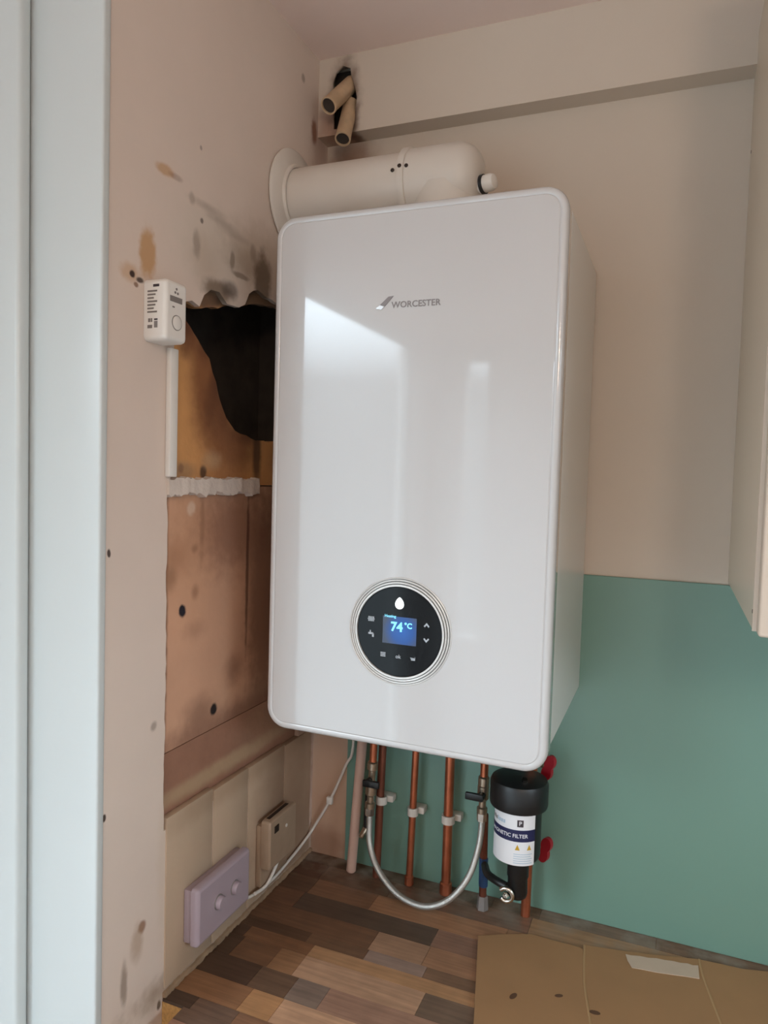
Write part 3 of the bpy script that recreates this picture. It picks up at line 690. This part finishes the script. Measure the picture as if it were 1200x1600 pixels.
def butterfly(z, label):
    t = thing('isolation_lever', label, 'valve lever', (.436, -.032, z))
    m = MB()
    m.cyl((.4215, -.032, z), (.447, -.045, z), .0065, n=14, bev=.001)
    link('valve_stem', m, M['brass'], t)
    m = MB(); O = []
    for k in range(32):
        a = 2*PI*k/32; r = .0075 + .0130*abs(math.cos(a))**1.6
        O.append((r*math.sin(a)*.85, r*math.cos(a)))
    tl = Vector((.25, 0, 1)).normalized(); sd = Vector((1, -.5, -.25)).normalized()
    c = Vector((.450, -.047, z))
    m.prism(O, [], lambda u, v: c + sd*u + tl*v, Vector((-.35, -.85, .0)).normalized()*.008)
    link('lever_handle', m, M['red'], t)
butterfly(.128, 'red butterfly lever low on the pipe right of filter')
butterfly(.262, 'red butterfly lever just under the boiler above the filter')

# ------------------------------------------------------------------ thin white cable
t = thing('cable', 'thin white cable from under the boiler along the left wall', 'cable', (.008, -.156, .029))
link('cable_run', MB().tube([(.092, -.020, .372), (.091, -.018, .225), (.076, -.014, .186), (.045, -.012, .114), (.016, -.010, .062), (.008, -.024, .044), (.0075, -.079, .033), (.008, -.156, .026), (.0085, -.226, .034), (.012, -.250, .050), (.014, -.2600, .058)], .0026, 10, sub=6), M['white_plastic'], t)
link('cable_tail', MB().tube([(.0172, -.150, .0655), (.0170, -.165, .050), (.0166, -.19, .036), (.0155, -.222, .0385)], .0028, 10, sub=6), M['white_plastic'], t)
link('cable_tie', MB().box((.038, -.0165, .105), (.050, -.0085, .119), .002), M['white_plastic'], t)

# ------------------------------------------------------------------ wall accessories on the left wall
S = thing('wall_socket', 'lilac white double wall plate low on the left wall', 'socket', (.002, -.325, .093))
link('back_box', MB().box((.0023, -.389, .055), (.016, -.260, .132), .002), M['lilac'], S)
def prx(y0, y1, z0, z1, prof, r, axis=0):
    return MB().loft([[(x, y, z) for y, z in rrect(y0, y1, z0, z1, r, ins)] for ins, x in prof])
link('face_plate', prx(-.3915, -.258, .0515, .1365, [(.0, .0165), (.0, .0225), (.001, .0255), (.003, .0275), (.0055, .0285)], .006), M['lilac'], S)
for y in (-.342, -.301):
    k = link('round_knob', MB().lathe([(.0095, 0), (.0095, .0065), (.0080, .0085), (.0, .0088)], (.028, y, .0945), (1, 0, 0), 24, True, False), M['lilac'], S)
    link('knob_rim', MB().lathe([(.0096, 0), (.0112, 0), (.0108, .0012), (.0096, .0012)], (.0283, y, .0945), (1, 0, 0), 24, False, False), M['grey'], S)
P = thing('fused_spur', 'aged and shade-darkened cream fused switch plate with dark indicator near the corner', 'switch', (.002, -.155, .109))
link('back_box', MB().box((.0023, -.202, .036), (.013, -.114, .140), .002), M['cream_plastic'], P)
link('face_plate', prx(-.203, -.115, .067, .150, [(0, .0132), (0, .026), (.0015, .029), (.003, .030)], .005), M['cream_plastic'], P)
link('indicator', MB().box((.0298, -.190, .126), (.0315, -.176, .138), .001), M['darkmetal'], P, label='small dark red brown indicator window')
link('plate_screw', MB().lathe([(.0032, 0), (.0026, .001), (.0, .001)], (.030, -.150, .123), (1, 0, 0), 12, True, False), M['clip'], P)
link('top_slot', MB().box((.016, -.192, .1497), (.022, -.130, .1508)), M['darkmetal'], P)

RV = thing('alarm_unit', 'small white alarm box with printed side label on left wall', 'alarm', (.0, -.4615, .878))
link('case', prx(-.4825, -.4405, .878, .953, [(0, .0004), (0, .028), (.0012, .0315), (.003, .033), (.005, .0335)], .007), M['white_plastic'], RV, sharp=50)
def side_print(x0, x1, z0, z1, m, name='print_block'):
    link(name, MB().box((x0, -.4829, z0), (x1, -.4824, z1)), m, RV, smooth=False)
side_print(.0145, .0235, .9425, .9455, M['dkink'])
for k in range(7):
    side_print(.0060, .0205-.0025*(k % 3), .9365-k*.0042, .9385-k*.0042, M['ink'])
side_print(.0075, .0105, .9000, .9045, M['ink']); side_print(.0115, .0135, .9000, .9045, M['ink'])
side_print(.0165, .0215, .9020, .9040, M['dkink']); side_print(.0165, .0215, .8930, .9010, M['grey'])
side_print(.0065, .0135, .8925, .8965, M['ink'])
FX = .0336
link('grille', MB().box((FX-.0005, -.4745, .9265), (FX+.0004, -.4515, .9335), .0002, 1), M['ink'], RV)
link('face_mark', MB().box((FX-.0005, -.4700, .9195), (FX+.0003, -.4660, .9212)), M['ink'], RV)
for y, z in ((-.4625, .9430), (-.4650, .9385), (-.4600, .9380)):
    link('face_dot', MB().lathe([(.0016, -.0003), (.0016, .0003), (0, .0003)], (FX, y, z), (1, 0, 0), 10, True, False), M['ink'], RV)
link('test_button', MB().lathe([(.0085, -.001), (.0085, .0006), (.0070, .0014), (.0, .0014)], (FX, -.4610, .9020), (1, 0, 0), 28, True, False), M['white_plastic'], RV)
link('button_rim', MB().lathe([(.0086, -.001), (.0098, -.001), (.0094, .0003), (.0086, .0003)], (FX, -.4610, .9020), (1, 0, 0), 28, False, False), M['ink'], RV)
link('side_clip', MB().box((.004, -.4405, .908), (.018, -.428, .936), .003), M['white_plastic'], RV)
TK = link('cable_trunking', MB().box((.0002, -.4395, .7105), (.0085, -.4245, .8765), .0012), M['white_plastic'])
tag(TK, 'narrow white cable trunking running down from the alarm box', 'trunking')

# ------------------------------------------------------------------ wall cabinet
CB = thing('wall_cabinet', 'cream wall cabinet hanging at the right edge', 'cabinet', (1.0, -.2, .574))
cb = MB()
cb.box((.6958, -.387, .574), (.7138, -.0005, 1.36), .0006, 1)
link('side_panel', cb, M['cabinet'], CB)
link('carcass', MB().box((.7142, -.386, .576), (1.28, -.0435, .594)).box((.7142, -.386, 1.34), (1.28, -.0435, 1.358)).box((1.28, -.386, .576), (1.298, -.0435, 1.358)).box((.7142, -.0434, .5765), (1.298, -.0405, 1.3575)), M['cabinet'], CB)
link('edge_strip', MB().box((.6950, -.3885, .5735), (.7138, -.3872, 1.36)), M['cabdoor'], CB)
link('door', MB().box((.6985, -.412, .572), (1.296, -.3915, 1.362), .003, 3), M['cabdoor'], CB)
for z in (.592, 1.2055):
    link('screw_hole', MB().lathe([(.0022, -.0002), (.0022, .0003), (.0, .0003)], (.6956, -.378 if z < 1 else -.012, z), (-1, 0, 0), 10, True, False), M['darkmetal'], CB)

# ------------------------------------------------------------------ cardboard on the worktop
K = thing('cardboard_sheet', 'flattened brown cardboard sheet lying on the worktop', 'cardboard', (.6, -.3, .0008))
T = .0045; Z0 = .0008
def slab(name, L, m, z0=Z0, t=T, label=None):
    return link(name, MB().prism(L, [], lambda u, v: (u, v, z0), (0, 0, t)), m, K, label=label, smooth=False)
def wob(L, a=.0008):
    return [(x+rnd.uniform(-a, a), y+rnd.uniform(-a, a)) for x, y in L]
slab('panel', wob([(.362, -.124), (.398, -.104), (.437, -.086), (.475, -.086), (.512, -.086), (.5165, -.09), (.5255, -.163), (.541, -.235), (.59, -.46), (.612, -.56), (.452, -.56), (.418, -.38), (.401, -.299)]), M['cardboard'])
slab('panel', wob([(.519, -.0775), (.56, -.070), (.607, -.060), (.679, -.040), (.684, -.08), (.7015, -.163), (.73, -.30), (.785, -.56), (.6155, -.56), (.593, -.46), (.545, -.235), (.529, -.163)]), M['cardboard'])
slab('panel', wob([(.6825, -.0385), (.71, -.037), (.74, -.036), (.775, -.026), (1.05, -.02), (1.15, -.56), (.789, -.56), (.734, -.30), (.705, -.163), (.6875, -.08)]), M['cardboard'])
link('fold', MB().tube([(.5178, -.078, .0042), (.5272, -.163, .0044), (.543, -.235, .0044), (.5915, -.46, .0044), (.614, -.56, .0044)], .0019, 10, sub=2), M['crease'], K, label='pale raised fold')
link('fold', MB().tube([(.681, -.039, .0042), (.6858, -.08, .0044), (.7032, -.163, .0044), (.732, -.30, .0044), (.787, -.56, .0044)], .0019, 10, sub=2), M['crease'], K, label='pale raised fold')
tp = [(.5885, -.1025), (.600, -.1005), (.620, -.0985), (.640, -.0945), (.660, -.0900), (.6805, -.0865), (.6800, -.072), (.6795, -.056), (.672, -.0590), (.665, -.0578), (.655, -.0608), (.645, -.0612), (.633, -.0640), (.622, -.0648), (.610, -.0690), (.598, -.0702), (.586, -.0740), (.578, -.0745), (.5815, -.088)]
slab('paper_tape', tp, M['tape'], Z0+T+.0001, .0007, 'torn strip of pale paper tape')
for x, y, s, an in ((.440, -.233, .010, 1.2), (.498, -.206, .008, .5), (.5475, -.218, .010, .1)):
    L = [(x + s*.75*math.cos(a)*math.cos(an) - s*.4*math.sin(a)*math.sin(an), y + s*.75*math.cos(a)*math.sin(an) + s*.4*math.sin(a)*math.cos(an)) for a in [2*PI*k/12 for k in range(12)]]
    slab('slot_hole', L, M['cardhole'], Z0+T+.0001, .0002, 'dark slot hole')

# ------------------------------------------------------------------ ceiling lamp (behind the camera)
t = thing('ceiling_lamp', 'round ceiling lamp behind the viewer', 'lamp', (1.05, -1.95, ZC))
link('lamp_base', MB().lathe([(.0, 0), (.17, 0), (.17, .03), (.16, .04), (.0, .04)], (1.05, -1.95, ZC-.0405), (0, 0, 1), 32, False, False), M['gloss_white'], t)
